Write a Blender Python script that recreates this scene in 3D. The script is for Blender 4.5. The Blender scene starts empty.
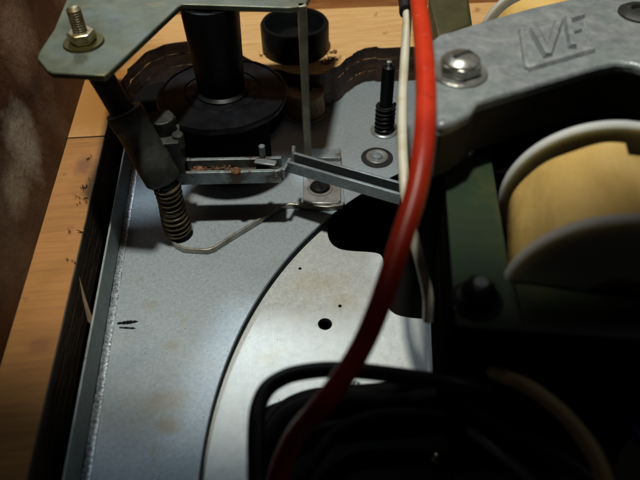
import bpy, bmesh, math, random
from mathutils import Vector, Matrix, noise

# ------------------------------------------------------------------ camera, light, exposure
S = 0.001                                   # everything below is written in millimetres
sc = bpy.context.scene
COL = sc.collection
CAM_H = 133.0                               # camera stands 133 mm above the metal plate (z = 0)
F_PX = 605.0
zn = -Vector((12, -583, -605)).normalized()
yv = Vector((-97, 627, -605)); yv = (yv - zn * yv.dot(zn)).normalized()
xv = yv.cross(zn)
R = Matrix((xv, yv, zn))                    # camera axes -> world
cam_d = bpy.data.cameras.new('camera')
cam = bpy.data.objects.new('camera', cam_d); COL.objects.link(cam)
cam.matrix_world = Matrix.Translation((0, 0, CAM_H * S)) @ R.to_4x4()
cam_d.sensor_width = 36.0
cam_d.lens = 36.0 * F_PX / 640.0
cam_d.clip_start = 0.004; cam_d.clip_end = 5.0
cam_d.dof.use_dof = True; cam_d.dof.focus_distance = 0.186; cam_d.dof.aperture_fstop = 17.0
sc.camera = cam

w = bpy.data.worlds.new('World'); sc.world = w; w.use_nodes = True
w.node_tree.nodes['Background'].inputs[0].default_value = (1.0, 0.93, 0.82, 1)
w.node_tree.nodes['Background'].inputs[1].default_value = 0.007

def lamp(name, kind, loc, aim, energy, color=(1, 1, 1), **kw):
    d = bpy.data.lights.new(name, kind); d.energy = energy; d.color = color
    for k, v in kw.items(): setattr(d, k, v)
    o = bpy.data.objects.new(name, d); COL.objects.link(o)
    o.location = Vector(loc) * S
    o.rotation_euler = (Vector(aim) - Vector(loc)).to_track_quat('-Z', 'Y').to_euler()
    return o
lamp('work_lamp', 'SPOT', (-25, 125, 600), (30, 385, 0), 15.5, (1.0, 0.94, 0.83),
     spot_size=math.radians(57.8), spot_blend=0.06, shadow_soft_size=0.017)
lamp('window_light', 'SPOT', (-60, 560, 470), (-28, 150, 0), 6.5, (0.80, 0.91, 1.0),
     spot_size=math.radians(15.5), spot_blend=0.5, shadow_soft_size=0.04)
lamp('fill_light', 'AREA', (300, 160, 380), (60, 50, 20), 0.035, (0.9, 0.95, 1.0), shape='RECTANGLE', size=0.1, size_y=0.1)  # added fill without a visible source, lifts the dark lower right

sc.view_settings.view_transform = 'Standard'; sc.view_settings.look = 'None'
sc.view_settings.exposure = -0.15; sc.view_settings.gamma = 1.0
sc.view_settings.use_curve_mapping = False

# ------------------------------------------------------------------ helpers
def P(px, py, z):
    """the place in the world (mm) at height z on the sight line through a photo pixel"""
    d = R @ Vector((px - 320, 240 - py, -F_PX))
    q = d * ((z - CAM_H) / d.z)
    return Vector((q.x, q.y, z))

def Pxy(px, py, z):
    p = P(px, py, z); return (p.x, p.y)

class MB:
    def __init__(s): s.v = []; s.f = []; s.mi = []
    def add(s, vs, fs, mi=0):
        b = len(s.v); s.v += [Vector(v) for v in vs]
        for f in fs: s.f.append([b + i for i in f]); s.mi.append(mi)
        return s
    def box(s, c, size, rz=0.0, mi=0, M=None):
        c = Vector(c); h = Vector(size) / 2
        rot = M if M is not None else Matrix.Rotation(rz, 3, 'Z')
        vs = [c + rot @ Vector((x * h.x, y * h.y, z * h.z)) for x in (-1, 1) for y in (-1, 1) for z in (-1, 1)]
        return s.add(vs, [(0, 1, 3, 2), (4, 6, 7, 5), (0, 4, 5, 1), (2, 3, 7, 6), (0, 2, 6, 4), (1, 5, 7, 3)], mi)
    def prism(s, poly, z0, z1, mi=0, mi_side=None):
        a = sum(poly[i][0] * poly[(i + 1) % len(poly)][1] - poly[(i + 1) % len(poly)][0] * poly[i][1] for i in range(len(poly)))
        if a < 0: poly = poly[::-1]
        n = len(poly)
        vs = [(p[0], p[1], z0) for p in poly] + [(p[0], p[1], z1) for p in poly]
        b = len(s.v); s.v += [Vector(v) for v in vs]
        s.f.append([b + n + i for i in range(n)]); s.mi.append(mi)
        s.f.append([b + i for i in range(n)][::-1]); s.mi.append(mi)
        ms = mi if mi_side is None else mi_side
        for i in range(n):
            j = (i + 1) % n
            s.f.append([b + i, b + j, b + n + j, b + n + i]); s.mi.append(ms)
        return s
    def lathe(s, prof, o=(0, 0, 0), axis=(0, 0, 1), seg=40, mi=0, closed=False):
        """prof: (radius, distance along the axis) pairs"""
        o = Vector(o); ax = Vector(axis).normalized()
        u = ax.orthogonal().normalized(); v2 = ax.cross(u)
        n = len(prof); vs = []
        for k in range(seg):
            t = 2 * math.pi * k / seg; d = u * math.cos(t) + v2 * math.sin(t)
            for r, h in prof: vs.append(o + ax * h + d * r)
        fs = []
        for k in range(seg):
            a = k * n; b = ((k + 1) % seg) * n
            for i in range(n - 1 + (1 if closed else 0)):
                j = (i + 1) % n
                fs.append((a + i, b + i, b + j, a + j))
        s.add(vs, fs, mi); return s
    def cyl(s, p0, p1, r0, r1=None, seg=32, mi=0, bev=0.25):
        p0 = Vector(p0); p1 = Vector(p1); r1 = r0 if r1 is None else r1
        L = (p1 - p0).length; b = min(bev, r0 * .4, r1 * .4, L * .3)
        return s.lathe([(0.0001, 0), (r0 - b, 0), (r0, b), (r1, L - b), (r1 - b, L), (0.0001, L)], p0, p1 - p0, seg, mi)
    def tube(s, pts, r, seg=12, mi=0, cap=True):
        pts = [Vector(p) for p in pts]
        n = len(pts); rr = r if isinstance(r, (list, tuple)) else [r] * n
        t = [(pts[min(i + 1, n - 1)] - pts[max(i - 1, 0)]).normalized() for i in range(n)]
        u = t[0].orthogonal().normalized(); vs = []
        for i in range(n):
            u = (u - t[i] * u.dot(t[i])).normalized(); v2 = t[i].cross(u)
            for k in range(seg):
                a = 2 * math.pi * k / seg
                vs.append(pts[i] + (u * math.cos(a) + v2 * math.sin(a)) * rr[i])
        fs = [(i * seg + k, i * seg + (k + 1) % seg, (i + 1) * seg + (k + 1) % seg, (i + 1) * seg + k) for i in range(n - 1) for k in range(seg)]
        if cap: fs += [tuple(range(seg))[::-1], tuple((n - 1) * seg + k for k in range(seg))]
        return s.add(vs, fs, mi)

def spline(pts, n=8):
    pts = [Vector(p) for p in pts]; out = []
    for i in range(len(pts) - 1):
        a = pts[max(i - 1, 0)]; b = pts[i]; c = pts[i + 1]; d = pts[min(i + 2, len(pts) - 1)]
        for k in range(n):
            t = k / n
            out.append(.5 * ((2 * b) + (c - a) * t + (2 * a - 5 * b + 4 * c - d) * t * t + (3 * b - a - 3 * c + d) * t ** 3))
    out.append(pts[-1]); return out

def origin(o):
    q = Vector((0, 0, 0))
    while o is not None: q += o.location / S; o = o.parent
    return q

def obj(name, mb, mat, parent=None, bevel=0.0, seg=2, angle=35, smooth=True):
    lo = Vector((min(v[i] for v in mb.v) for i in range(3))); hi = Vector((max(v[i] for v in mb.v) for i in range(3)))
    c = (lo + hi) / 2
    if parent is None: c.z = lo.z
    me = bpy.data.meshes.new(name)
    me.from_pydata([(v - c) * S for v in mb.v], [], mb.f)
    mats = mat if isinstance(mat, (list, tuple)) else [mat]
    for m in mats: me.materials.append(m)
    for p, mi in zip(me.polygons, mb.mi): p.material_index = mi; p.use_smooth = smooth
    me.validate(); me.update()
    bm = bmesh.new(); bm.from_mesh(me); bmesh.ops.recalc_face_normals(bm, faces=bm.faces); bm.to_mesh(me); bm.free()
    if smooth: me.set_sharp_from_angle(angle=math.radians(angle))
    o = bpy.data.objects.new(name, me); COL.objects.link(o)
    if parent is not None: o.parent = parent; c = c - origin(parent)
    o.location = c * S
    if bevel:
        b = o.modifiers.new('bevel', 'BEVEL'); b.width = bevel * S; b.segments = seg; b.limit_method = 'ANGLE'; b.angle_limit = math.radians(40)
        b.harden_normals = False
    return o

def tag(o, label=None, cat=None, group=None, kind=None):
    for k, v in (('label', label), ('category', cat), ('group', group), ('kind', kind)):
        if v: o[k] = v
    return o

def thing(name, loc, label, cat, group=None):
    o = bpy.data.objects.new(name, None); o.empty_display_size = .003; COL.objects.link(o); o.location = Vector(loc) * S
    return tag(o, label, cat, group)

def copy_tree(o, parent=None):
    c = o.copy(); COL.objects.link(c); c.parent = parent
    for ch in [x for x in COL.objects if x.parent == o]: copy_tree(ch, c)
    return c

# ------------------------------------------------------------------ materials
def mat(name, base, rough=0.5, metal=0.0, spec=0.5, ramp=None, scale=100, stretch=(1, 1, 1), bump=0.0, bscale=400,
        bstretch=(1, 1, 1), rough_var=0.0, detail=6, specks=None, sss=0.0, coat=0.0, stains=None, scratch=None):
    m = bpy.data.materials.new(name); m.use_nodes = True
    nt = m.node_tree; N = nt.nodes; L = nt.links; p = N['Principled BSDF']
    p.inputs['Base Color'].default_value = (*base, 1); p.inputs['Roughness'].default_value = rough
    p.inputs['Metallic'].default_value = metal; p.inputs['Specular IOR Level'].default_value = spec
    if coat: p.inputs['Coat Weight'].default_value = coat; p.inputs['Coat Roughness'].default_value = .25
    if sss:
        p.inputs['Subsurface Weight'].default_value = sss; p.inputs['Subsurface Radius'].default_value = (1, .8, .5); p.inputs['Subsurface Scale'].default_value = .001
    geo = N.new('ShaderNodeNewGeometry')
    def mp(st):
        x = N.new('ShaderNodeMapping'); x.inputs['Scale'].default_value = st; L.new(geo.outputs['Position'], x.inputs[0]); return x
    def ns(sc_, st=(1, 1, 1), det=6, rgh=.6, dist=0):
        x = N.new('ShaderNodeTexNoise'); x.inputs['Scale'].default_value = sc_; x.inputs['Detail'].default_value = det
        x.inputs['Roughness'].default_value = rgh; x.inputs['Distortion'].default_value = dist; L.new(mp(st).outputs[0], x.inputs[0]); return x
    col = None
    if ramp:
        n = ns(scale, stretch, detail, .62, .3)
        r = N.new('ShaderNodeValToRGB'); L.new(n.outputs[0], r.inputs[0])
        r.color_ramp.elements.remove(r.color_ramp.elements[1])
        for i, (pos, c) in enumerate(ramp):
            e = r.color_ramp.elements[0] if i == 0 else r.color_ramp.elements.new(pos)
            e.position = pos; e.color = (*c, 1)
        col = r.outputs[0]
    def over(col, colour, fac):
        mx = N.new('ShaderNodeMix'); mx.data_type = 'RGBA'
        L.new(fac, mx.inputs[0])
        if col is None: mx.inputs[6].default_value = (*base, 1)
        else: L.new(col, mx.inputs[6])
        mx.inputs[7].default_value = (*colour, 1); return mx.outputs[2]
    for (c, sc_, lo, hi, amt) in (stains or []) + (specks or []):
        n = ns(sc_, (1, 1, 1), 3, .55)
        r = N.new('ShaderNodeMapRange'); r.inputs['From Min'].default_value = lo; r.inputs['From Max'].default_value = hi
        r.inputs['To Max'].default_value = amt; L.new(n.outputs[0], r.inputs[0]); col = over(col, c, r.outputs[0])
    if scratch:
        for ang, st in ((.7, (900, 14, 900)), (-.4, (16, 1100, 900)), (1.9, (700, 9, 700))):
            x = N.new('ShaderNodeMapping'); x.inputs['Scale'].default_value = st; x.inputs['Rotation'].default_value = (0, 0, ang); L.new(geo.outputs['Position'], x.inputs[0])
            n = N.new('ShaderNodeTexNoise'); n.inputs['Scale'].default_value = 1.6; n.inputs['Detail'].default_value = 2; L.new(x.outputs[0], n.inputs[0])
            r = N.new('ShaderNodeMapRange'); r.inputs['From Min'].default_value = .70; r.inputs['From Max'].default_value = .74; r.inputs['To Max'].default_value = scratch[1]
            L.new(n.outputs[0], r.inputs[0]); col = over(col, scratch[0], r.outputs[0])
    if col is not None: L.new(col, p.inputs['Base Color'])
    if rough_var:
        n = ns(scale * 2.3 if scale else 200); r = N.new('ShaderNodeMapRange'); r.inputs['From Min'].default_value = .3; r.inputs['From Max'].default_value = .7
        r.inputs['To Min'].default_value = max(.05, rough - rough_var); r.inputs['To Max'].default_value = min(1, rough + rough_var)
        L.new(n.outputs[0], r.inputs[0]); L.new(r.outputs[0], p.inputs['Roughness'])
    if bump:
        n = ns(bscale, bstretch, 5, .6); b = N.new('ShaderNodeBump'); b.inputs['Strength'].default_value = 1.0
        b.inputs['Distance'].default_value = bump * S; L.new(n.outputs[0], b.inputs['Height']); L.new(b.outputs[0], p.inputs['Normal'])
    return m

M = {}
M['plate'] = mat('galvanised_paint', (.36, .41, .44), .50, .5, ramp=[(.25, (.225, .275, .305)), (.5, (.275, .33, .36)), (.75, (.335, .39, .42))], scale=900,
                 bump=.05, bscale=2600, rough_var=.12,
                 stains=[((.12, .18, .23), 40, .5, .75, .4), ((.26, .22, .13), 130, .63, .72, .35)], specks=[((.02, .02, .02), 900, .70, .73, .95), ((.50, .56, .59), 1900, .60, .70, .4)], scratch=((.48, .53, .55), .12))
M['platter'] = mat('satin_silver_paint', (.55, .57, .55), .42, .35, ramp=[(.25, (.38, .42, .42)), (.5, (.44, .48, .475)), (.8, (.50, .54, .53))], scale=500,
                   bump=.03, bscale=2200, rough_var=.1,
                   scratch=((.75, .78, .76), .14), stains=[((.34, .39, .42), 45, .5, .75, .4), ((.38, .33, .20), 75, .6, .72, .3)], specks=[((.02, .02, .02), 700, .71, .735, .95)])
M['fold'] = mat('worn_fold', (.6, .66, .7), .35, .5, ramp=[(.38, (.12, .16, .19)), (.52, (.38, .43, .47)), (.7, (.7, .76, .8))], scale=1300, bump=.12, bscale=1500)
M['flange'] = mat('flange_paint', (.22, .26, .26), .6, .1, ramp=[(.3, (.17, .21, .21)), (.7, (.27, .32, .31))], scale=300, bump=.03, bscale=1500, specks=[((.04, .04, .04), 600, .7, .73, .8)])
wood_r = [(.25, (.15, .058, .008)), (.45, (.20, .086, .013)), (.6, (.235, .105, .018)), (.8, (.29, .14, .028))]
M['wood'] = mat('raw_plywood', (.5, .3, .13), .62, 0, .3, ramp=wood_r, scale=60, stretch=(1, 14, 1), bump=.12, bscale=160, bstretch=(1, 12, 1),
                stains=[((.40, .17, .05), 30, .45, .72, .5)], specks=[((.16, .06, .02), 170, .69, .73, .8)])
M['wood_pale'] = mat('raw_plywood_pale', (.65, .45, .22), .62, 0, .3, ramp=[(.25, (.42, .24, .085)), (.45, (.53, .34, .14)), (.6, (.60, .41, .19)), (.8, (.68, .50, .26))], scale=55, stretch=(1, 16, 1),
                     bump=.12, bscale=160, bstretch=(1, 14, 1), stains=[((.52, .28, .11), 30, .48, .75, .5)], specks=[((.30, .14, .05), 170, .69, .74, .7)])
M['wood_edge'] = mat('cut_edge_brown', (.10, .055, .03), .55, 0, .4, ramp=[(.3, (.014, .007, .005)), (.5, (.045, .021, .011)), (.66, (.085, .042, .018)), (.78, (.35, .2, .06))], scale=60, stretch=(1, 1, 7), bump=.3, bscale=170, bstretch=(1, 1, 4))
M['wood_edge_dark'] = mat('cut_edge_dark', (.03, .025, .018), .7, 0, .3, ramp=[(.3, (.035, .026, .018)), (.6, (.08, .06, .04)), (.8, (.15, .11, .07))], scale=60, stretch=(1, .6, 5), bump=.3, bscale=170, bstretch=(1, 1, 4))
M['wall'] = mat('stained_case_side', (.14, .055, .028), .6, 0, .35, ramp=[(.3, (.022, .008, .004)), (.5, (.055, .019, .008)), (.75, (.095, .037, .017))], scale=28, stretch=(1, 1, 3),
                bump=.35, bscale=260, stains=[((.20, .15, .10), 22, .52, .70, .5)])
M['back_wall'] = mat('stained_case_back', (.40, .2, .09), .6, 0, .35, ramp=[(.3, (.30, .13, .05)), (.7, (.50, .27, .12))], scale=50, stretch=(1, 1, 6), bump=.15, bscale=260, bstretch=(1, 1, 4))
M['chip'] = mat('wood_chip', (.2, .09, .03), .7, 0, .3, ramp=[(.3, (.13, .055, .016)), (.7, (.36, .19, .07))], scale=400)
M['splinter'] = mat('splinter_pale', (.22, .16, .10), .7, 0, .3)
M['zinc'] = mat('olive_passivated_steel', (.17, .19, .14), .42, .35, ramp=[(.3, (.05, .062, .038)), (.5, (.085, .097, .06)), (.75, (.14, .14, .075))], scale=90, bump=.03, bscale=900, rough_var=.1,
                stains=[((.07, .10, .11), 90, .5, .68, .6), ((.20, .16, .06), 70, .6, .7, .5)])
M['post'] = mat('olive_strip', (.19, .19, .14), .38, .5, ramp=[(.3, (.10, .10, .07)), (.7, (.30, .29, .22))], scale=160, bump=.03, bscale=900)
M['cast'] = mat('dark_casting', (.02, .024, .02), .55, .15, ramp=[(.3, (.008, .010, .009)), (.6, (.024, .028, .024)), (.78, (.07, .065, .03))], scale=330, bump=.12, bscale=700)
M['black'] = mat('black_plastic', (.004, .005, .006), .42, 0, .14, bump=.02, bscale=700, scale=100, rough_var=.1)
M['disc_black'] = mat('dull_black', (.006, .008, .012), .38, 0, .12, ramp=[(.3, (.003, .003, .004)), (.6, (.006, .007, .009)), (.8, (.016, .02, .024))], scale=130, bump=.08, bscale=300, rough_var=.12)
M['rubber'] = mat('black_rubber', (.008, .008, .009), .5, 0, .35, ramp=[(.3, (.005, .005, .006)), (.75, (.02, .02, .022))], scale=500, bump=.05, bscale=600)
M['matt'] = mat('matt_black', (.004, .004, .004), .9, 0, .1)
M['bolt_steel'] = mat('worn_bolt_steel', (.3, .31, .3), .34, .7, ramp=[(.3, (.14, .15, .14)), (.7, (.42, .43, .40))], scale=200, bump=.12, bscale=600)
M['olive_dark'] = mat('dark_olive', (.05, .05, .02), .5, .1, ramp=[(.3, (.03, .032, .012)), (.7, (.075, .07, .025))], scale=80, bump=.05, bscale=500)
M['block'] = mat('deep_black', (.004, .004, .004), .7, 0, .15, bump=.05, bscale=400)  # near-black rough finish for the block and its loose wires
M['steel'] = mat('bright_steel', (.40, .44, .45), .32, .75, ramp=[(.3, (.25, .28, .29)), (.7, (.55, .6, .6))], scale=260, bump=.03, bscale=1200)
M['lever'] = mat('rusty_channel', (.27, .32, .33), .45, .5, ramp=[(.3, (.13, .16, .17)), (.7, (.28, .33, .34))], scale=300, bump=.06, bscale=900, stains=[((.075, .035, .014), 190, .50, .60, .85)])
M['lever_clean'] = mat('clean_channel', (.27, .32, .33), .42, .5, ramp=[(.3, (.13, .16, .175)), (.7, (.26, .305, .325))], scale=300, bump=.04, bscale=900)
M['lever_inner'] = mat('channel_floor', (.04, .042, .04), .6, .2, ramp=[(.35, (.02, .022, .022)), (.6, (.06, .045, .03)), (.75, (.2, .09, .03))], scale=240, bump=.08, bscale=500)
M['rust'] = mat('rust', (.16, .065, .02), .8, .1, ramp=[(.3, (.03, .015, .008)), (.5, (.10, .04, .013)), (.7, (.26, .15, .06))], scale=700, bump=.2, bscale=1100)
M['rod'] = mat('bare_wire_strip', (.32, .31, .26), .35, .7, ramp=[(.3, (.2, .19, .15)), (.7, (.45, .44, .38))], scale=260)
M['spring'] = mat('brass_spring', (.30, .22, .12), .35, .85, ramp=[(.3, (.07, .055, .03)), (.7, (.32, .25, .14))], scale=260)
M['dark_spring'] = mat('dark_spring', (.03, .032, .035), .28, .8)
M['gold'] = mat('yellow_zinc', (.50, .42, .20), .3, .9, ramp=[(.3, (.34, .25, .09)), (.7, (.68, .66, .48))], scale=500, bump=.02, bscale=1500)
M['olive_nut'] = mat('olive_washer', (.10, .09, .03), .35, .8)
M['tan'] = mat('fibre_bush', (.32, .20, .09), .6, 0, .4, ramp=[(.3, (.14, .08, .04)), (.7, (.45, .30, .14))], scale=160, bump=.1, bscale=500)
M['alu'] = mat('cast_aluminium', (.30, .355, .385), .42, .35, ramp=[(.3, (.19, .22, .235)), (.5, (.26, .295, .31)), (.75, (.36, .39, .395))], scale=260, bump=.22, bscale=700, rough_var=.12,
               stains=[((.22, .30, .27), 70, .5, .7, .5)])
M['alu_highlight'] = mat('highlight_aluminium', (.4, .44, .46), .4, .35, ramp=[(.3, (.19, .22, .235)), (.55, (.32, .355, .37)), (.75, (.42, .45, .46))], scale=330, bump=.22, bscale=800)  # paler copy of the casting: highlight on letters and border put into colour
M['alu_shaded'] = mat('cast_underside_shaded', (.05, .045, .035), .7, .1, ramp=[(.3, (.03, .028, .022)), (.7, (.08, .07, .05))], scale=90, bump=.08, bscale=500)  # darker brown copy of the casting: the web's shade is in the colour
M['green'] = mat('green_lacquered_lamination', (.02, .035, .02), .42, .1, ramp=[(.3, (.009, .026, .014)), (.5, (.015, .033, .014)), (.66, (.045, .047, .015)), (.8, (.10, .075, .02))], scale=75, bump=.05, bscale=500, coat=.4)
M['lam_edge'] = mat('lamination_edge', (.008, .007, .006), 1.0, 0, .0, ramp=[(.3, (.002, .002, .002)), (.7, (.007, .006, .005))], scale=60, stretch=(.4, .4, 30), bump=.15, bscale=60, bstretch=(.1, .1, 30))
M['tape'] = mat('yellow_coil_tape', (.62, .45, .16), .55, 0, .4, ramp=[(.25, (.50, .33, .09)), (.5, (.64, .44, .14)), (.75, (.74, .55, .21))], scale=80, stretch=(1, .5, 1), bump=.9, bscale=90, rough_var=.12,
                stains=[((.45, .24, .06), 60, .55, .75, .4)])
M['bobbin'] = mat('translucent_nylon', (.6, .64, .62), .35, 0, .5, sss=.9, ramp=[(.3, (.50, .55, .54)), (.7, (.68, .71, .68))], scale=60, coat=.2)
M['bobbin'].node_tree.nodes['Principled BSDF'].inputs['Subsurface Scale'].default_value = .004
M['red'] = mat('red_insulation', (.5, .028, .008), .36, 0, .45, sss=.1, ramp=[(.3, (.42, .018, .004)), (.7, (.56, .04, .010))], scale=120, bump=.03, bscale=400, specks=[((.25, .01, .005), 300, .66, .74, .7), ((.55, .30, .22), 900, .68, .71, .6)])
M['white'] = mat('aged_white_insulation', (.66, .66, .50), .42, 0, .5, ramp=[(.3, (.40, .38, .26)), (.6, (.54, .54, .44))], scale=90, bump=.03, bscale=400, stains=[((.42, .30, .10), 110, .6, .72, .7)])
M['cable'] = mat('black_cable', (.012, .013, .018), .4, 0, .4, bump=.02, bscale=500)
M['tan_cable'] = mat('tan_cable', (.4, .28, .12), .55, 0, .3, ramp=[(.3, (.55, .42, .2)), (.7, (.7, .56, .3))], scale=90)
M['grey_wire'] = mat('grey_wire', (.34, .38, .42), .4, 0, .5)
M['blue_wire'] = mat('blue_wire', (.03, .05, .32), .4, 0, .5)
M['brown_block'] = mat('brown_paxolin', (.16, .095, .04), .5, 0, .4, ramp=[(.3, (.09, .05, .02)), (.7, (.22, .14, .06))], scale=70, bump=.05, bscale=400)

rnd = random.Random(7)
PZ_ = -3.2

def patch(m, c, rad, colour, amt, nscale=60):
    """a stain, tint or painted shade with a shape of its own round a place (mm) on a surface"""
    nt = m.node_tree; N = nt.nodes; L = nt.links; p = N['Principled BSDF']
    g = N.new('ShaderNodeNewGeometry'); a = N.new('ShaderNodeVectorMath'); a.operation = 'SUBTRACT'; a.inputs[1].default_value = Vector(c) * S
    L.new(g.outputs['Position'], a.inputs[0])
    b = N.new('ShaderNodeVectorMath'); b.operation = 'DIVIDE'; b.inputs[1].default_value = Vector(rad) * S; L.new(a.outputs[0], b.inputs[0])
    l = N.new('ShaderNodeVectorMath'); l.operation = 'LENGTH'; L.new(b.outputs[0], l.inputs[0])
    n = N.new('ShaderNodeTexNoise'); n.inputs['Scale'].default_value = nscale; n.inputs['Detail'].default_value = 8; n.inputs['Roughness'].default_value = .7; L.new(g.outputs['Position'], n.inputs[0])
    q = N.new('ShaderNodeMath'); q.operation = 'MULTIPLY_ADD'; q.inputs[1].default_value = 1.6; L.new(n.outputs[0], q.inputs[0]); L.new(l.outputs['Value'], q.inputs[2])
    r = N.new('ShaderNodeMapRange'); r.inputs['From Min'].default_value = 1.85; r.inputs['From Max'].default_value = 1.15; r.inputs['To Max'].default_value = amt; L.new(q.outputs[0], r.inputs[0])
    mx = N.new('ShaderNodeMix'); mx.data_type = 'RGBA'; L.new(r.outputs[0], mx.inputs[0])
    src = p.inputs['Base Color'].links[0].from_socket if p.inputs['Base Color'].links else None
    if src: L.new(src, mx.inputs[6])
    else: mx.inputs[6].default_value = p.inputs['Base Color'].default_value
    mx.inputs[7].default_value = (*colour, 1); L.new(mx.outputs[2], p.inputs['Base Color'])
WL = lambda px, py, z: P(px, py, z)
patch(M['wall'], P(30, 140, 33), (13, 11, 12), (.34, .29, .22), .9, 90)
patch(M['wall'], P(18, 185, 30), (12, 10, 8), (.28, .23, .16), .8, 90)
patch(M['wall'], P(14, 30, 52), (14, 16, 14), (.24, .16, .10), .85, 60)
patch(M['plate'], P(165, 402, 0), (8, 4, 5), (.24, .20, .11), .4, 420)
patch(M['plate'], P(150, 305, 0), (3, 2, 5), (.24, .20, .11), .35, 420)
patch(M['plate'], P(172, 345, 0), (3, 2, 5), (.24, .20, .11), .35, 420)
patch(M['plate'], P(170, 425, 0), (4, 3, 5), (.22, .16, .06), .5, 240)
patch(M['platter'], P(318, 283, PZ_), (12, 5, 5), (.38, .33, .20), .32, 150)
patch(M['platter'], P(342, 300, PZ_), (5, 4, 5), (.36, .31, .18), .35, 200)
patch(M['wood_pale'], (-62, 195, 15), (50, 60, 20), (.27, .12, .020), .95, 30)
patch(M['wood'], P(84, 165, 15), (3.5, 7, 5), (.10, .035, .01), .7, 200)  # soft shadow of the upper bracket, painted into the wood colour
patch(M['wood'], P(40, 345, 15), (4, 3, 5), (.14, .05, .015), .6, 250)

# ------------------------------------------------------------------ the setting: case, board, plate
Y0 = -120.0
cb = MB(); cb.box((40, 60, -48), (420, 480, 4))
tag(obj('case_bottom', cb, M['matt']), kind='structure')
sw = MB()
# side wall of the case: an uneven slab with a slightly bowed inner face
nY = 60; nZ = 24; vs = []; fs = []
for i in range(nY + 1):
    for j in range(nZ + 1):
        y = Y0 + (256 - Y0) * i / nY; z = -40 + 175 * j / nZ
        x = -65.6 - 0.10 * max(0, z - 15) + .35 * noise.noise(Vector((y * .03, z * .05, 1)))
        vs.append((x, y, z))
for i in range(nY):
    for j in range(nZ):
        a = i * (nZ + 1) + j; fs.append((a, a + 1, a + nZ + 2, a + nZ + 1))
sw.add(vs, fs); sw.box((-90, (Y0 + 256) / 2, 47), (12, 256 - Y0, 175))
tag(obj('case_side_wall', sw, M['wall']), 'dark red-brown stained case side with pale dusty patches along the left', 'wall')
bw = MB(); bw.box((30, 254.5, 37), (190, 10, 150), rz=math.radians(-3.2))
tag(obj('case_back_wall', bw, M['back_wall'], bevel=.4), 'brown stained case back rising behind the pale plywood', 'wall')
rw = MB(); rw.box((136, 60, 47), (10, 400, 175))
tag(obj('case_right_wall', rw, M['wall']), 'case side beyond the motor at the far right', 'wall')

# plywood board with its routed cut-out, three plies
edge = [(130, 212), (54, 213), (43.8, 214.5), (37.5, 213), (33.2, 209.0), (27, 202), (20.2, 197.2), (10, 199.5), (0, 206), (-9, 216), (-18, 225), (-30.3, 229), (-43.7, 224),
        (-51.0, 208), (-53.7, 192), (-53.7, 150), (-53.7, 100), (-53.7, 50), (-53.7, 0), (-53.7, Y0)]
def board_poly(seed, amp, shift):
    e = [Vector((a, b, 0)) for a, b in edge]; es = spline(e[:15], 7) + [Vector((-53.7, 192 - 2.5 * k, 0)) for k in range(1, int((192 - Y0) / 2.5))] + [Vector((-53.7, Y0, 0))]
    out = []
    for i, p in enumerate(es):
        q = es[min(i + 1, len(es) - 1)] - es[max(i - 1, 0)]; n = Vector((-q.y, q.x, 0)).normalized()
        a = noise.noise(Vector((p.x * .22, p.y * .22, 1.0))) * 1.0 + noise.noise(Vector((p.x * 1.1, p.y * 1.1, seed))) * amp
        k = 0.06 if p.x < -53 else 1
        d = a * k + shift * k
        out.append((p.x - n.x * d, p.y - n.y * d))
    return [p for p in out if p[1] > 169.5] + [(-53.8, 169.2), (-65.9, 169.6), (-65.9, 254), (10, 254), (130, 243)], [(-53.75, 168.8)] + [p for p in out if p[1] < 168.5] + [(-65.9, Y0), (-65.9, 169.3)]
board = thing('plywood_board', (0, 220, 0), 'pale raw plywood board with a routed wavy edge behind the metal plate', 'board')
strip = thing('plywood_strip', (-60, 100, 0), 'orange plywood strip along the left side of the metal plate', 'board')
for k, (z0, z1, sd, am, sh) in enumerate(((10.3, 15, 1.0, .35, 0), (4.9, 10.28, 4.0, .38, -.10), (0.3, 4.88, 8.0, .38, -.16))):
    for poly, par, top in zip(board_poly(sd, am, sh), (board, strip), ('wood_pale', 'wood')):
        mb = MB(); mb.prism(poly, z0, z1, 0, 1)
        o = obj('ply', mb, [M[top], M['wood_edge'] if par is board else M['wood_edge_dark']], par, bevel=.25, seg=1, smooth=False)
# chips torn up by the router
def chips(name, pts, n, spread, label, zb=15.0):
    mb = MB()
    for _ in range(n):
        b = rnd.choice(pts); c = Vector((b[0] + rnd.gauss(0, spread), b[1] + rnd.gauss(0, spread * .6), zb + .2))
        d = Vector((rnd.uniform(-1, 1), rnd.uniform(-.5, .5), rnd.uniform(0, .8))).normalized(); L = rnd.uniform(.3, 1.7)
        s = d.cross(Vector((0, 0, 1))).normalized() * rnd.uniform(.12, .32); t = Vector((0, 0, rnd.uniform(.08, .25)))
        e = c + d * L; m2 = (c + e) / 2 + Vector((0, 0, .25))
        mb.add([c - s, c + s, m2 + s * 1.2 + t, m2 - s * 1.2 + t, e, c + t], [(0, 1, 2, 3), (3, 2, 4), (0, 1, 5), (5, 2, 3), (0, 3, 4), (1, 4, 2)])
    return tag(obj(name, mb, M['chip'], smooth=False), label, 'wood chips', kind='stuff')
chips('wood_chips', [(26.5, 212), (26, 207), (24, 204.5), (1, 214)], 80, 1.3, 'torn wood chips around the black cap')
chips('wood_chips', [Pxy(84, 188, 15), Pxy(86, 196, 15), Pxy(80, 204, 15), Pxy(78, 232, 15), Pxy(88, 160, 15), Pxy(70, 262, 15), Pxy(88, 180, 15)], 26, 1.0, 'torn wood chips on the left plywood strip')
sp = MB(); a = P(79, 276, 12); b = P(95, 326, 9)
sp.add([a, P(83, 300, 12), b, P(88, 322, 8), P(85, 298, 11.6), a + Vector((0, 0, -.3))], [(0, 1, 2), (0, 2, 4), (2, 3, 4), (0, 5, 4), (5, 3, 4), (1, 2, 3)])
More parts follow.
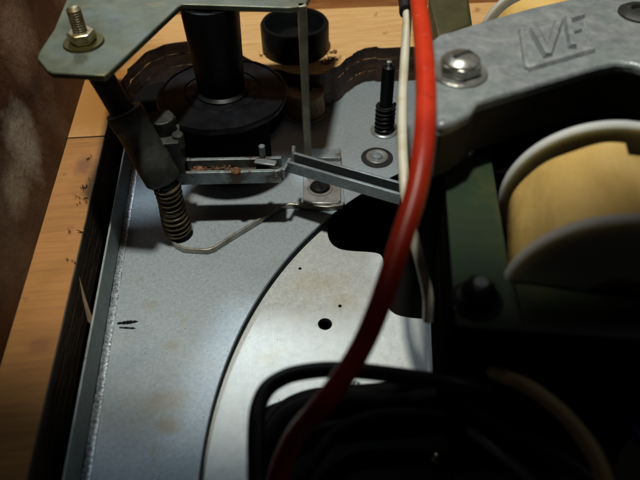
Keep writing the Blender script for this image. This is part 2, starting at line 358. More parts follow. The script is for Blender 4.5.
tag(obj('wood_splinter', sp, M['splinter'], smooth=False), 'pale wood splinter lying across the gap beside the metal plate', 'splinter')

# metal plate: arc cut-out at the right, turned-up flange at the left
AC = (97.4, 48.6); AR = 120.3
arc = [(AC[0] + AR * math.cos(t), AC[1] + AR * math.sin(t)) for t in [math.radians(195 - 0.5 * k) for k in range(0, 245)]]
plate = thing('metal_plate', (0, 150, -1), 'blue-grey galvanised metal plate with an arc cut out of its right side', 'metal plate')
mb = MB(); poly = [(arc[0][0], Y0), (arc[0][0], arc[0][1] - 1)] + arc + [(arc[-1][0], 238), (-46.6, 238), (-46.6, Y0)]
mb.prism(poly, -1.0, 0.0)
obj('sheet', mb, M['plate'], plate, bevel=.12, seg=2)
mb = MB(); prof = [(-46.6, 0)] + [(-46.6 - 1.4 * math.sin(t), 1.1 - 1.1 * math.cos(t)) for t in (.3, .6, .9, 1.2)] + [(-48.1, 1.3)]
vs = []; fs = []; nn = 180
for i in range(nn + 1):
    y = Y0 + (238 - Y0) * i / nn
    for (x, z) in prof: vs.append((x + .18 * noise.noise(Vector((y * .8, 3, z))), y, z + .12 * noise.noise(Vector((y * 1.1, 7, 0)))))
m = len(prof)
for i in range(nn):
    for j in range(m - 1): a = i * m + j; fs.append((a, a + 1, a + m + 1, a + m))
mb.add(vs, fs); obj('fold', mb, M['fold'], plate)
mb = MB(); mb.box((-48.45, (Y0 + 190) / 2, 6.0), (.55, 190 - Y0, 9.0)); obj('flange', mb, M['flange'], plate, bevel=.15)
# black pen strokes
for (a, b, wd) in (((117, 323.5), (138, 321.5), .45), ((119, 327.5), (136, 328.5), .28)):
    pa = P(*a, 0); pb = P(*b, 0); d = pb - pa; nrm = Vector((-d.y, d.x, 0)).normalized(); n = 12; up = []; dn = []
    for i in range(n + 1):
        t = i / n; wv = wd * (.35 + .9 * math.sin(math.pi * t) ** .5) * (1 + .3 * rnd.uniform(-1, 1)); q = pa + d * t + Vector((0, 0, .01))
        up.append(q + nrm * wv); dn.append(q - nrm * wv)
    mk = MB(); mk.prism([(q.x, q.y) for q in up + dn[::-1]], .005, .02)
    obj('pen_mark', mk, M['matt'], plate, smooth=False)

# platter below the plate
PZ = -3.2
pl = [Pxy(*q, PZ) for q in ((345, 195), (333, 212), (328, 225), (328, 236), (332, 244), (340, 249), (352, 251), (368, 252), (378, 253.5), (382, 257), (383.5, 264), (384, 285), (385, 300), (391, 311), (405, 317), (440, 320), (470, 320), (520, 300))]
n0, n1 = pl[0], pl[-1]
pl = [(v.x, v.y) for v in spline([(x, y, 0) for x, y in pl], 5)]
outer = [(-34, 40)] + [(AC[0] + (AR + 9) * math.cos(t), AC[1] + (AR + 9) * math.sin(t)) for t in [math.radians(186 - 3 * k) for k in range(0, 22)]]
outer = outer + pl + [(125, 90), (125, Y0), (-34, Y0)]
hole_c = P(325, 324, PZ); hr = 2.0
holes = [[(hole_c.x + hr * math.cos(2 * math.pi * k / 28), hole_c.y + hr * math.sin(2 * math.pi * k / 28)) for k in range(28)]]
for (hx, hy, r) in ((300, 268.5, .5), (340, 306, .55)):
    c = P(hx, hy, PZ); holes.append([(c.x + r * math.cos(2 * math.pi * k / 12), c.y + r * math.sin(2 * math.pi * k / 12)) for k in range(12)])
def sheet_with_holes(name, outer, holes, z0, z1, material, parent):
    bm = bmesh.new(); loops = []
    for lp in [outer] + holes:
        vv = [bm.verts.new((x, y, z1)) for x, y in lp]; loops.append(vv)
        for i in range(len(vv)): bm.edges.new((vv[i], vv[(i + 1) % len(vv)]))
    bmesh.ops.triangle_fill(bm, edges=bm.edges[:], use_beauty=True, use_dissolve=False)
    bm.verts.index_update(); n = len(bm.verts)
    tris = [[v.index for v in f.verts] for f in bm.faces]
    vs = [v.co.copy() for v in bm.verts]; vs2 = [Vector((v.x, v.y, z0)) for v in vs]
    mb = MB(); fs = tris + [[i + n for i in t][::-1] for t in tris]
    for vv in loops:
        for i in range(len(vv)):
            a = vv[i].index; b = vv[(i + 1) % len(vv)].index; fs.append([a, b, b + n, a + n])
    mb.add(vs + vs2, fs); bm.free()
    return obj(name, mb, material, parent)
platter = thing('platter', (10, 100, PZ - 1.4), 'bright silver platter lying under the arc cut-out of the plate', 'platter')
sheet_with_holes('disc', outer, holes, PZ - 1.4, PZ, M['platter'], platter)

# ------------------------------------------------------------------ small fittings on the plate
def rivet(name, x, y, z, r, h, label, m='steel'):
    mb = MB(); mb.lathe([(r, 0), (r, h * .4), (r * .8, h * .8), (r * .4, h), (.0001, h)], (x, y, z), seg=24)
    return tag(obj(name, mb, M[m]), label, 'rivet')
q = P(208, 208.5, 1.3); rivet('rivet', q.x, q.y, 1.31, .75, .6, 'tiny bright rivet on the plate in the shadow under the rusty lever')
q = P(377, 158, 0)
wa = thing('washer_rivet', (q.x, q.y, 0), 'round riveted washer on the plate left of the white wire', 'washer')
mb = MB(); mb.lathe([(1.9, .02), (3.6, .02), (3.9, .3), (3.9, .75), (3.6, 1.0), (2.4, 1.0), (1.9, .8)], (q.x, q.y, 0), closed=True); obj('washer', mb, M['steel'], wa)
mb = MB(); mb.lathe([(1.85, .02), (1.85, 1.0), (1.6, 1.35), (.9, 1.5), (.0001, 1.5)], (q.x, q.y, 0)); obj('rivet_head', mb, M['lever_clean'], wa)
mb = MB(); mb.lathe([(3.9, .02), (5.6, .02), (5.6, .3), (3.9, .35)], (q.x, q.y, 0), closed=True); obj('gasket', mb, M['rubber'], wa)

# foot of the strip post with its screw
FX, FY = 10.3, 161.0
foot = thing('strip_foot', (15, 155, 0), 'small steel foot with a slotted screw under the upright strip', 'bracket foot')
fp = [Pxy(*c, 2.6) for c in ((303, 200), (303, 160), (308, 150), (341, 151), (341, 200), (337, 203), (307, 203))]
mb = MB(); mb.prism(fp, 1.35, 2.6); obj('foot_plate', mb, M['steel'], foot, bevel=.2)
fp = [Pxy(*c, 4.0) for c in ((311, 158), (311, 148), (341, 149), (341, 158))]
mb = MB(); mb.prism(fp, 2.65, 4.0); obj('clamp_pad', mb, M['lever'], foot, bevel=.25)
q = P(320, 188, 2.6)
mb = MB()
mb.lathe([(3.2, 0), (3.3, .6), (2.8, 1.2), (2.0, 1.4), (.0001, 1.45)], (q.x, q.y, 2.62), seg=36); sc_ = obj('screw_head', mb, M['dark_spring'], foot)
mb = MB(); mb.box((q.x, q.y, 4.05), (.7, 5.0, .25), rz=math.radians(8)); obj('screw_slot', mb, M['matt'], sc_)
mb = MB(); mb.lathe([(3.25, .02), (4.1, .02), (4.1, .35), (3.25, .4)], (q.x, q.y, 2.61), closed=True); obj('lock_washer', mb, M['rod'], foot)

# thin flat plate carrying the spring and the foot: its front edge runs at an angle
T = 1.3
fe = [(170, 241), (175, 246), (183, 250), (195, 251), (207, 251.5), (214, 249.5), (232, 238), (250, 227), (268, 216), (282, 207.5), (290, 205.5), (310, 207.5), (328, 208.5), (343, 206.5), (345, 203)]
fe = [Pxy(*c, T) for c in fe]
mp_ = thing('mounting_plate', (-8, 150, 0), 'thin flat sheet with an angled front edge under the brass spring and the small foot', 'mounting plate')
fi = [(a, b + .45) for a, b in fe]
mb = MB(); mb.prism(fi + [(24, 172), (-30, 172), (-33, 134)], .04, T); obj('sheet', mb, M['plate'], mp_, bevel=.2, seg=2)
sp_ = [Vector((a, b, 0)) for a, b in fe]; mb = MB(); vs = []
for i, p in enumerate(sp_):
    t = (sp_[min(i + 1, len(sp_) - 1)] - sp_[max(i - 1, 0)]).normalized(); n = Vector((-t.y, t.x, 0)).normalized()
    for a, z in ((0, .03), (.85, .03), (.85, 1.95), (0, 1.95)): vs.append(p + n * a + Vector((0, 0, z)))
fs = [(i * 4 + k, i * 4 + (k + 1) % 4, (i + 1) * 4 + (k + 1) % 4, (i + 1) * 4 + k) for i in range(len(sp_) - 1) for k in range(4)] + [(0, 1, 2, 3), tuple(len(vs) - 4 + k for k in range(4))]
mb.add(vs, fs); obj('turned_edge', mb, M['rod'], mp_, bevel=.2)

# ------------------------------------------------------------------ pivot column, spring
SX, SY = -30.4, 134.4
col_ = thing('pivot_column', (SX, SY, 0), 'dark cast pivot column on a leaning rod beneath the green-grey bracket', 'column')
mb = MB(); mb.cyl((SX, SY, 1.35), (SX, SY, 24), 2.4); obj('core_rod', mb, M['dark_spring'], col_)
top = Vector((-44.0, 144.5, 59)); mid = Vector((-37.6, 140.6, 42.5)); low = Vector((SX, SY, 22))
mb = MB(); mb.cyl(mid - Vector((0, 0, 3)), top, 3.2, 3.2); obj('rod', mb, M['rubber'], col_)
mb = MB()
cax = (mid - low); CL = cax.length - .5; co = low + Vector((-.4, .3, 0))
mb.lathe([(3.3, CL), (4.7, CL), (5.1, CL - .5), (5.15, CL - 4), (4.9, CL - 4.4), (4.85, 9), (5.1, 8.6), (5.1, 1), (4.7, .3), (.001, 0)], co, axis=cax, seg=36)
for v in mb.v: v += Vector((noise.noise(v * .35), noise.noise(v * .35 + Vector((9, 0, 0))), 0)) * .2
obj('collar', mb, M['cast'], col_)
mb = MB(); mb.lathe([(3.25, 0), (4.9, 0), (4.9, .22), (3.25, .25)], co + cax.normalized() * (CL + .05), axis=cax, closed=True)
obj('collar_rim', mb, M['lever_clean'], col_)
mb = MB(); mb.box((-31.0, 142.5, 27), (11.5, 9, 11)); mb.cyl((-29.5, 144.5, 24), (-29.5, 144.5, 37), 3.6)
obj('lug', mb, M['cast'], col_, bevel=1.2, seg=3)
mb = MB(); mb.cyl((-25.5, 141, 29), (-25.5, 141, 33.5), 1.6); mb.box((-27.3, 146, 36), (1.6, 4.5, 1.2), rz=.5); obj('lug_pin', mb, M['cast'], col_)
spg = thing('coil_spring', (SX, SY, 0), 'brass-coloured coil spring standing on the plate under the pivot column', 'spring')
turns = 11; pts = []
for i in range(turns * 24 + 1):
    t = i / 24; hgt = 1.9 + 19.6 * t / turns; rr = 3.55 + .25 * math.sin(t * .6)
    pts.append((SX + rr * math.cos(t * 2 * math.pi), SY + rr * math.sin(t * 2 * math.pi), hgt))
mb = MB(); mb.tube(pts, .52, seg=8); obj('coil', mb, M['spring'], spg)

# ------------------------------------------------------------------ rusty channel lever and second lever
def channel(name, A, B, wid, h, th, z, wall_m, floor_m, label, extra=None):
    """an open U channel from A to B with its two walls standing up"""
    A = Vector((A[0], A[1], z)); B = Vector((B[0], B[1], z)); d = (B - A); L = d.length; d.normalize(); n = Vector((-d.y, d.x, 0)); rz = math.atan2(d.y, d.x); c = (A + B) / 2
    t = thing(name, (A.x, A.y, z - h), label, 'lever')
    for sgn in (-1, 1):
        mb = MB(); mb.box(c + n * sgn * (wid / 2) + Vector((0, 0, -h / 2)), (L, th, h), rz); obj('channel_wall', mb, wall_m, t, bevel=.15)
    mb = MB(); mb.box(c + Vector((0, 0, -h + th / 2)), (L - .3, wid - th - .02, th), rz); obj('channel_floor', mb, floor_m, t)
    return t, d, n, rz
a1 = P(164, 166, 21); b1 = P(281, 163.5, 21)
lev, d1, n1, rz1 = channel('rusty_lever', (a1.x, a1.y), (b1.x, b1.y), 5.9, 4.4, 1.25, 21, M['lever'], M['lever_inner'], 'rusty grey channel lever reaching right from the dark pivot column')
q = P(263, 160, 21)
mb = MB(); mb.cyl((q.x, q.y + 1.5, 20.0), (q.x, q.y + 1.5, 25.2), .95, seg=20); obj('pin', mb, M['lever'], lev)
mb = MB(); mb.box(b1 + Vector((-4.5, 1.6, -.4)), (6.5, 2.4, .8), rz1 - .25); mb.box(b1 + Vector((1.6, -.6, -1.4)), (1.1, 5.8, 3.4), rz1 - .35); mb.box(b1 + Vector((-.5, -2.6, -1)), (3.6, 1.0, 2.4), rz1 + .5)
obj('end_tab', mb, M['lever_clean'], lev, bevel=.25)
mb = MB()
for _ in range(110):
    t = rnd.random() ** 1.1; c = a1 + d1 * (1 + t * 20) + n1 * rnd.gauss(-.4, 1.0) + Vector((0, 0, -3.0 + rnd.uniform(0, 2.0)))
    s = rnd.uniform(.2, .8); Mx = Matrix.Rotation(rnd.uniform(0, 3), 3, Vector((rnd.random(), rnd.random(), rnd.random())).normalized())
    mb.box(c, (s * 1.4, s, s * .7), M=Mx)
q = P(236, 171, 21); mb.lathe([(1.5, -1), (1.5, .2), (1.0, .7), (.001, .9)], (q.x, q.y, 21), seg=14)
q = P(199, 170, 20); mb.lathe([(1.6, -2), (1.7, .2), (1.0, .8), (.001, .9)], (q.x, q.y, 20), seg=9)
obj('rust_flakes', mb, M['rust'], lev, smooth=False)
a2 = P(291, 157, 22); b2 = P(404, 189, 22)
lev2, d2, n2, rz2 = channel('slim_lever', (a2.x, a2.y), (b2.x, b2.y), 4.4, 3.8, 1.0, 22, M['lever_clean'], M['matt'], 'clean dark channel lever passing over the screw to behind the wires')
mb = MB(); mb.tube(spline([a2 + n2 * 2.2 + Vector((0, 0, -1)), a2 + n2 * 2.8 + d2 * -.6 + Vector((0, 0, 0)), a2 + n2 * 3.9 + d2 * -.9 + Vector((0, 0, 1.0))], 5), .6, seg=8); obj('hook', mb, M['lever_clean'], lev2)

# ------------------------------------------------------------------ upper bracket, its bolt and the upright strip
BZ = 60.0
bp = [(37, 58), (39, 52), (54, 29), (66, 0), (80, -40), (330, -60), (312, -6), (306, 3), (302, 6), (288, 7.5), (183, 4), (178, 7), (108, 73), (104, 75.5), (52, 72.5), (47, 70)]
brk = thing('upper_bracket', (-10, 160, 0), 'green-grey passivated steel bracket across the upper left corner', 'bracket')
mb = MB(); mb.prism([Pxy(*c, BZ) for c in bp], BZ - 1.6, BZ); obj('bracket_plate', mb, M['zinc'], brk, bevel=.3)
mb = MB(); e = P(302, 6, BZ); mb.box((e.x + .1, e.y + 1.0, (BZ + 1.2) / 2), (2.5, 2.2, BZ - 1.2)); obj('upright_strip', mb, M['post'], brk, bevel=.35, seg=3)
bolt = thing('bracket_bolt', (-44.2, 145.5, BZ), 'yellow zinc bolt end with hex nut through the green-grey bracket', 'bolt')
NX, NY = Pxy(84, 43, BZ)
mb = MB(); mb.lathe([(1.9, .02), (4.9, .02), (5.0, .3), (4.8, .6), (1.9, .65)], (NX, NY, BZ), closed=True); obj('washer', mb, M['olive_nut'], bolt)
mb = MB(); mb.prism([(NX + 3.5 * math.cos(math.radians(60 * k + 12)), NY + 3.5 * math.sin(math.radians(60 * k + 12))) for k in range(6)], BZ + .7, BZ + 3.2); obj('nut', mb, M['gold'], bolt, bevel=.45, seg=3)
prof = [(.001, BZ + 9.4), (1.1, BZ + 9.3), (1.55, BZ + 8.8)]
z = BZ + 8.6
while z > BZ + .8: prof += [(1.75, z), (1.42, z - .3)]; z -= .6
prof += [(1.4, BZ - 2)]
mb = MB(); mb.lathe([(r, h) for r, h in prof], (NX, NY, 0), seg=28); obj('threaded_end', mb, M['gold'], bolt)

# ------------------------------------------------------------------ tonearm tube, flange and the dark well
TX, TY = -13.6, 167.0
arm = thing('tonearm_pivot', (TX, TY, 0), 'black tapered tube on a wide black flange under the bracket', 'pivot tube')
mb = MB(); mb.lathe([(6.4, 58.2), (7.9, 58.2), (8.2, 56), (7.2, 31.2), (8.3, 30.5), (6, 30.5)], (TX, TY, 0), seg=48, closed=True); obj('tube', mb, M['black'], arm)
mb = MB(); mb.lathe([(.001, 30.0), (11, 30.0), (11.4, 29.6), (12, 29.6), (12.4, 29.9), (18.8, 29.3), (19.3, 29.7), (20.1, 29.6), (20.4, 28.8), (20.0, 27.4), (16, 26.6), (.001, 26)], (TX, TY, 0), seg=64)
for v in mb.v: v.z += .5 * noise.noise(Vector((v.x * .16, v.y * .16, 3))) + .15 * noise.noise(Vector((v.x * .6, v.y * .6, 9)))
obj('flange_disc', mb, M['disc_black'], arm)
mb = MB(); mb.lathe([(.001, 26), (13, 26), (13.6, 25), (13.6, 4.8), (13.6, 4.05)], (TX, TY, 0), seg=56); obj('drum', mb, M['matt'], arm)
mb = MB()
mb.cyl((-21, 199.5, .05), (-21, 199.5, 4), 27, seg=72); mb.cyl((-38, 205, .05), (-38, 205, 3.9), 14.5, seg=48)
tag(obj('well_shade_disc', mb, M['matt']), 'black disc put in to darken the well behind the pivot tube', 'shade disc')  # added black discs stand in for the shade in the well

# black cap on the plywood
cap = thing('cylinder_foot', (13, 218, 15), 'short hollow black cap standing on the pale plywood', 'cap')
mb = MB(); mb.lathe([(0.001, 17.5), (9.6, 17.6), (10.6, 19.0), (10.8, 25.2), (11.4, 26.0), (12.4, 25.9), (13.0, 25.0), (13.0, 15.02), (11, 15.02)], (13, 217.8, 0), seg=64); obj('shell', mb, M['black'], cap)
mb = MB(); mb.lathe([(.001, 20.5), (5.0, 20.3), (5.4, 17.7)], (13, 219, 0), seg=40); obj('boss', mb, M['black'], cap)

# tan bush below the cap and the suspension screw
q = P(311, 108, 3)
ts = thing('tan_bush', (q.x, q.y, 0), 'tan fibre bush on the plate below the wavy plywood edge', 'bush')
mb = MB(); mb.lathe([(2.5, 9.5), (7.0, 9.5), (7.4, 9), (6.6, 6), (7.4, 3), (7.6, .8), (2.5, .6)], (14.5, 197, 0), seg=40, closed=True); obj('bush_body', mb, M['tan'], ts)
mb = MB(); mb.lathe([(7.6, .05), (9.1, .05), (9.1, .5), (7.6, .6)], (14.5, 197, 0), seg=40, closed=True); obj('steel_ring', mb, M['steel'], ts)
q = P(384, 131, 0)
ss = thing('suspension_screw', (q.x, q.y, 0), 'black suspension screw with a dark spring and bright tip', 'screw')
mb = MB(); mb.lathe([(.001, 27.6), (.8, 27.5), (1.4, 26.8), (2.2, 26.4), (2.3, 20), (2.3, .1)], (q.x, q.y, 0), seg=28); obj('shaft', mb, M['black'], ss)
mb = MB(); mb.lathe([(.001, 28.6), (.9, 28.3), (1.1, 27.0), (.9, 26.6)], (q.x, q.y, 0), seg=20); obj('bright_tip', mb, M['steel'], ss)
pts = [(q.x + 3.1 * math.cos(t * 2 * math.pi), q.y + 3.1 * math.sin(t * 2 * math.pi), .6 + 11 * t / 6) for t in [i / 20 for i in range(121)]]
mb = MB(); mb.tube(pts, .6, seg=8); obj('spring', mb, M['dark_spring'], ss)
mb = MB(); mb.lathe([(3.9, .05), (5.0, .05), (5.0, .7), (4.6, 1.0), (3.9, .9)], (q.x, q.y, 0), closed=True); obj('foot_ring', mb, M['steel'], ss)

# ------------------------------------------------------------------ motor
ZF = 47.0
mot = thing('motor', (60, 110, 10), 'green lacquered motor frame beside the red wire', 'motor')
fr = [Pxy(443, 148, ZF), Pxy(452, 290, ZF), Pxy(456, 326, ZF)]
A0 = Vector((*fr[0], 0)); A1 = Vector((*fr[2], 0)); vd = (A0 - A1).normalized(); ud = Vector((vd.y, -vd.x, 0))
def mf(u, v): q = A1 + ud * u + vd * v; return (q.x, q.y)
FWL = 12.2
left_leg = [mf(0, 0), mf(FWL, 0), mf(FWL, 13), mf(11, 13), mf(10.6, 46), mf(12, 50), mf(30, 50), mf(30, 74), mf(12, 78), mf(11, 130), mf(0, 130)]
def lam(name, poly, z0, z1, n, parent, m0, m1):
    """a stack of stamped sheets, each a little uneven"""
    h = (z1 - z0) / n
    mb = MB()
    for k in range(n):
        j = .12 * rnd.uniform(-1, 1) if k < n - 1 else 0
        mb.prism([(x + j, y + j) for x, y in poly], z0 + k * h + .03, z0 + (k + 1) * h - .03, 0 if k == n - 1 else 1, 1)
    o = obj(name, mb, [m0, m1], parent, smooth=False); return o
full = [mf(0, 0), mf(78, 0), mf(78, 130), mf(0, 130), mf(0, 78), mf(0, 50)]
# outer frame ring: left leg, front yoke, middle yoke, right leg
lam('left_lamination', [mf(0, 0), mf(11.5, 0), mf(10.6, 14), mf(10.6, 46), mf(11.5, 130), mf(0, 130)], 17, ZF, 15, mot, M['green'], M['lam_edge'])
lam('front_lamination', [mf(11.6, 0), mf(78, 0), mf(78, 10.5), mf(11.2, 10.5)], 17, ZF - .02, 15, mot, M['green'], M['lam_edge'])
lam('middle_lamination', [mf(11.0, 46), mf(66, 46), mf(66, 78), mf(11.1, 78)], 17, ZF - 3, 12, mot, M['lam_edge'], M['lam_edge'])
lam('right_lamination', [mf(66.5, 11), mf(78, 11), mf(78, 130), mf(66.5, 130)], 17, ZF, 12, mot, M['green'], M['lam_edge'])
mb = MB(); mb.box((72, 105, -2), (60, 70, 36), rz=math.atan2(ud.y, ud.x)); obj('housing', mb, M['matt'], mot, bevel=3)
def hexbolt(x, y, z, r, h, label, m, rz=0, dome=False):
    t = thing('hex_bolt' if not dome else 'round_bolt', (x, y, z), label, 'bolt')
    mb = MB()
    if dome: mb.lathe([(r, 0), (r, h * .35), (r * .75, h * .8), (r * .35, h), (.001, h)], (x, y, z), seg=36)
    else: mb.prism([(x + r * math.cos(math.radians(60 * k + rz)), y + r * math.sin(math.radians(60 * k + rz))) for k in range(6)], z + .6, z + h)
    obj('bolt_head', mb, M[m], t, bevel=0 if dome else .5, seg=3)
    mb = MB(); mb.lathe([(r * .5, .03), (r * 1.25, .03), (r * 1.28, .3), (r * 1.2, .6), (r * .5, .62)], (x, y, z), closed=True)
    obj('washer', mb, M[m], t)
    return t
q = P(479, 290, ZF + 3); t = hexbolt(q.x, q.y, ZF, 3.6, 5.0, 'black round-headed bolt at the near corner of the green frame', 'black', dome=True)
mb = MB(); mb.lathe([(1.3, 0), (1.2, .5), (.001, .55)], (q.x, q.y, ZF + 4.85), seg=20); obj('bolt_tip', mb, M['lever_clean'], t)
q = P(467, 149, ZF + 1)
mb = MB(); mb.lathe([(1.7, 0), (1.7, .8), (1.1, 1.6), (.001, 1.8)], (q.x, q.y, ZF + .02), seg=24); tag(obj('frame_screw', mb, M['steel']), 'small bright screw head on the green frame under the cast bracket', 'screw')

# coils: bobbin cheeks and taped winding
CA = .30; ax = Vector((math.sin(CA), math.cos(CA), 0)); CR = 20.4
def coil(c, label):
    c = Vector(c); t = thing('coil', (c.x, c.y, c.z - CR), label, 'coil', 'taped coils of the motor')
    for nm, off, fw in (('far_cheek', 0.0, 1.0), ('near_cheek', -26.0, -1.0)):
        mb = MB(); e = c + ax * off
        mb.lathe([(6, -1.0), (CR - .5, -1.0), (CR, -.6), (CR, .7), (CR - .5, 1.1), (6, 1.1)], e, ax, seg=96, closed=True)
        obj('bobbin_cheek', mb, M['bobbin'], t)
    mb = MB(); mb.lathe([(6, -24.9), (CR - 2.4, -24.9), (CR - 2.2, -24), (CR - 2.1, -12), (CR - 2.2, -7.2), (CR - 2.6, -6.6), (6, -6.6)], c, ax, seg=96, closed=True)
    w1 = obj('winding_tape', mb, M['tape'], t)
    # the loose second lap of tape, ending in a cut edge on top
    mb = MB(); u = ax.cross(Vector((0, 0, 1))).normalized(); wv = Vector((0, 0, 1)); vs = []; fs = []; n = 60
    for i in range(n + 1):
        a = math.radians(86 - 160 * i / n); rr = CR - 1.65 + .15 * math.sin(i * .5)
        d = -u * math.cos(a) + wv * math.sin(a)
        for o_, r_ in ((-24.4, rr), (-4.4, rr), (-4.4, rr - .4), (-24.4, rr - .4)): vs.append(c + ax * (o_ + .25 * math.sin(i * .35)) + d * r_)
    for i in range(n):
        for k in range(4): fs.append((i * 4 + k, i * 4 + (k + 1) % 4, (i + 1) * 4 + (k + 1) % 4, (i + 1) * 4 + k))
    fs += [(0, 1, 2, 3), (n * 4, n * 4 + 1, n * 4 + 2, n * 4 + 3)]
    mb.add(vs, fs); obj('tape_end', mb, M['tape'], t)
    return t
c1 = coil((68.0, 88.0, 45.0), 'taped yellow coil with nylon cheeks in front of the cast bracket')
c2 = copy_tree(c1); c2.location = Vector((86.0, 163.0, 19.6)) * S; c2['label'] = 'taped yellow coil showing behind the cast bracket at the top edge'

# cast bracket across the motor
KZ = 64.0
kb = thing('cast_bracket', (60, 105, ZF), 'grey cast aluminium bearing bracket marked VF across the motor', 'bracket')
kp = [(431, 40), (440, 33), (452, 30), (480, 21), (530, 7), (575, -3), (600, -12), (640, -40), (720, -50), (740, 90), (690, 100), (660, 74), (645, 67), (632, 63), (616, 62), (600, 65.5), (584, 70), (530, 86), (486, 99), (478, 102), (474, 108), (470, 113), (455, 121), (441, 126), (436, 122)]
mb = MB(); mb.prism([Pxy(*c, KZ) for c in kp], KZ - 3.2, KZ); obj('bracket_arm', mb, M['alu'], kb, bevel=1.1, seg=4)
kin = [(436, 60), (452, 38), (480, 27), (530, 14), (575, 5), (640, -20), (700, -30), (720, 80), (690, 92), (660, 66), (640, 58.5), (616, 57.5), (600, 60), (584, 64.5), (530, 80.5), (484, 94), (474, 103), (468, 108), (455, 115), (441, 120)]
mb = MB(); mb.prism([Pxy(*c, KZ) for c in kin], ZF + 2.2, KZ - 3.25); obj('bracket_web', mb, M['alu_shaded'], kb, bevel=.5)
# the marked panel: raised border and letters
def bar(mb, a, b, wd, h, z=KZ):
    a = P(*a, z); b = P(*b, z); d = b - a; n = Vector((-d.y, d.x, 0)).normalized() * wd / 2; e = d.normalized() * wd * .25; a = a - e; b = b + e
    m_ = n * .55
    vs = [a - n, a + n, b + n, b - n]; tp = [a - m_ + d.normalized() * .1, a + m_ + d.normalized() * .1, b + m_ - d.normalized() * .1, b - m_ - d.normalized() * .1]
    mb.add([v - Vector((0, 0, .1)) for v in vs] + [v + Vector((0, 0, h)) for v in tp], [(0, 1, 2, 3), (4, 5, 6, 7), (0, 1, 5, 4), (1, 2, 6, 5), (2, 3, 7, 6), (3, 0, 4, 7)])
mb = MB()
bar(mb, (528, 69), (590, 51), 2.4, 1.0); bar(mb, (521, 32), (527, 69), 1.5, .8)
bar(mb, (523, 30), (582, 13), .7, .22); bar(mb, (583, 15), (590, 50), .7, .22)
obj('panel_border', mb, M['alu_highlight'], kb, bevel=.12)
mb = MB(); bar(mb, (533, 33), (547, 57), 2.2, 1.35); bar(mb, (547, 56), (558, 24), 2.3, 1.2); bar(mb, (541, 30), (549, 45), 1.4, .6); obj('letter_v', mb, M['alu_highlight'], kb, bevel=.12)
mb = MB(); bar(mb, (567, 22), (572, 48), 2.1, 1.35); bar(mb, (567, 22), (581, 18), 1.9, 1.2); bar(mb, (569, 34), (579, 31), 1.6, .8); obj('letter_f', mb, M['alu_highlight'], kb, bevel=.12)
q = P(460, 69, KZ + 1)
hb = hexbolt(q.x, q.y, KZ, 4.7, 3.0, 'worn bright hex bolt at the left end of the cast bracket', 'bolt_steel', rz=20)
mb = MB(); mb.lathe([(4.0, 2.9), (3.9, 3.4), (3.0, 4.1), (1.6, 4.5), (.001, 4.6)], (q.x, q.y, KZ), seg=36); hd = obj('bolt_dome', mb, M['bolt_steel'], hb)
mb = MB(); mb.box((q.x, q.y, KZ + 4.05), (4.4, .9, 1.2), rz=.45); obj('bolt_slot', mb, M['cast'], hb)
q = P(640, 14, KZ)
mb = MB(); mb.lathe([(5.2, .02), (5.2, .5), (4.2, 1.2), (2.5, 1.3), (2.2, .4), (.001, .3)], (q.x, q.y, KZ), seg=36); tag(obj('bearing_cup', mb, M['cast']), 'dark bearing cup in the cast bracket at the right edge', 'bearing')

# dark strap behind the wires, left face of the motor
mb = MB(); mb.prism([Pxy(429, 0, 52), Pxy(433, -30, 52), Pxy(466, -30, 52), Pxy(470, 24, 52), Pxy(438, 36, 52)], ZF + .1, 52); tag(obj('olive_block', mb, M['olive_dark'], bevel=.5), 'olive metal block between the red wire and the rear coil', 'block')

# ------------------------------------------------------------------ black block at the front with its small lugs
blk = thing('terminal_block', (20, 50, -5.9), 'black terminal block in deep shade under the black cable', 'terminal block')
bpz = 16
bq = [Pxy(*c, bpz) for c in ((256, 420), (266, 404), (300, 391), (318, 386), (352, 388), (400, 384), (440, 372), (520, 352), (640, 345), (640, 430), (455, 432), (455, 520), (256, 520))]
mb = MB(); mb.prism(bq, -5.9, bpz); obj('block_body', mb, M['block'], blk, bevel=1.2, seg=3)
for k, (px, py) in enumerate(((356, 386), (430, 405), (436, 458))):
    q = P(px, py, bpz + 1.2); mb = MB(); mb.box((q.x, q.y, bpz + .8), (2.0, 1.6, 1.6), rz=.5 * k); mb.cyl((q.x, q.y, bpz + 1.6), (q.x, q.y, bpz + 2.6), .6, seg=12)
    obj('lug', mb, M['gold'] if k else M['steel'], blk, bevel=.15)
q = P(467, 361, 30)
mb = MB(); mb.cyl((q.x, q.y, 16.05), (q.x, q.y, 30), 2.2); tag(obj('standoff_pin', mb, M['steel']), 'round steel pin catching light below the green frame', 'pin')
# loose dark wires lying along the edge of the block
for k, pp in enumerate((((266, 440, 18), (282, 412, 18), (310, 398, 18), (350, 394, 18), (400, 389, 18), (450, 378, 18)),
                        ((262, 450, 20), (290, 412, 21), (340, 398, 21), (395, 401, 20), (440, 395, 20), (500, 405, 18)),
                        ((300, 480, 20), (340, 430, 21), (390, 415, 22), (450, 420, 22), (500, 440, 20)))):
    mb = MB(); mb.tube(spline([P(*q) for q in pp], 8), (1.9, 1.6, 1.4)[k], seg=12)
    tag(obj('loose_wire', mb, M['block']), ('black wire lying along the far edge of the terminal block', 'second black wire crossing the terminal block just behind its brass lugs', 'short black wire lying across the middle of the terminal block')[k], 'wire', 'loose wires on the terminal block')
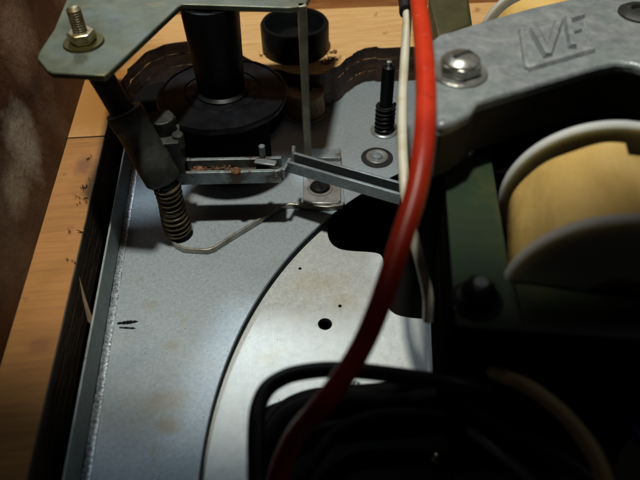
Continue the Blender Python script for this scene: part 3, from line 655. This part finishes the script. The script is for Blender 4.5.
# small metal bracket bottom right
sb = thing('small_bracket', (50, 40, 0), 'small silver bracket at the bottom beside the tan cable', 'bracket')
mb = MB(); mb.prism([Pxy(*c, 8) for c in ((505, 434), (590, 434), (596, 500), (575, 500), (560, 470))], 6.6, 8); obj('bracket_base', mb, M['platter'], sb, bevel=.2)
mb = MB(); mb.tube([P(544, 432, 11), P(556, 455, 11), P(572, 485, 11)], 1.6); obj('bracket_rib', mb, M['platter'], sb)
mb = MB(); mb.prism([Pxy(*c, 20) for c in ((556, 425), (625, 420), (630, 448), (566, 458))], 8.2, 14); tag(obj('brown_insulator', mb, M['brown_block'], bevel=.4), 'brown insulating strip under the tan cable', 'insulator')

# ------------------------------------------------------------------ wires
def wire(name, pts, r, m, label, cat='wire', group=None, seg=16):
    mb = MB(); mb.tube(spline([P(*p) for p in pts], 10), r, seg=seg)
    return tag(obj(name, mb, M[m]), label, cat, group)
rw_ = thing('red_wire', P(424, 0, 30), 'thick glossy red wire running down beside the motor', 'wire')
mb = MB(); mb.tube(spline([P(*p) for p in ((414, -25, 66), (419, 6, 70), (424, 50, 71), (426, 100, 70), (423, 150, 68), (415, 195, 65), (403, 235, 62), (391, 272, 59), (377, 312, 56), (361, 348, 53), (341, 380, 51), (318, 410, 48), (296, 436, 40), (280, 470, 34), (272, 510, 28))], 10), [1.95 + -.15 * min(1, max(0, (i - 50) / 40)) for i in range(141)], seg=20); obj('insulation', mb, M['red'], rw_)
mb = MB(); mb.tube(spline([P(*p) for p in ((400, -30, 60), (404, -8, 61), (406, 4, 61), (406.5, 12, 61))], 8), [1.9] * 25, seg=18); tag(obj('wire_sleeve', mb, M['rubber']), 'black sleeve round the tops of the red and white wires', 'sleeve')
mb = MB(); ww = thing('white_wire', P(404, 10, 30), 'aged white wire left of the red wire', 'wire')
mb.tube(spline([P(*p) for p in ((406, 2, 61), (407, 20, 60), (404.5, 60, 55), (402.5, 100, 52), (402.5, 145, 49), (404.5, 185, 46), (408, 212, 44), (414, 238, 42), (422, 268, 38), (428, 296, 34), (428, 320, 28))], 10), 1.15, seg=16); obj('insulation', mb, M['white'], ww)
wire('black_cable', ((257, 520, 36), (256, 470, 37), (256, 428, 38), (259, 405, 38), (268, 388, 38), (285, 377, 38), (304, 372, 38), (330, 369.5, 38), (360, 371, 38), (410, 377, 38), (455, 384, 38), (500, 396, 34), (550, 410, 28)), 1.5, 'cable', 'black cable looping over the bright platter', 'cable')
wire('tan_cable', ((492, 372, 34), (508, 378, 38), (530, 388, 40), (560, 411, 41), (586, 441, 41), (602, 472, 40), (610, 510, 38)), 1.3, 'tan_cable', 'tan cable curving down at the bottom right', 'cable')
wire('grey_wire', ((470, 430, 24), (482, 440, 25), (500, 454, 26), (522, 470, 26), (545, 492, 26)), .9, 'grey_wire', 'thin grey wire at the bottom below the tan cable')
wire('dark_cable', ((470, 404, 24), (500, 426, 27), (535, 446, 30), (575, 470, 31), (610, 500, 31)), 1.9, 'cable', 'black cable crossing the small silver bracket', 'cable')
wire('blue_wire', ((600, 392, 24), (620, 410, 28), (634, 430, 30), (650, 455, 30)), .9, 'blue_wire', 'dark blue wire at the right edge')
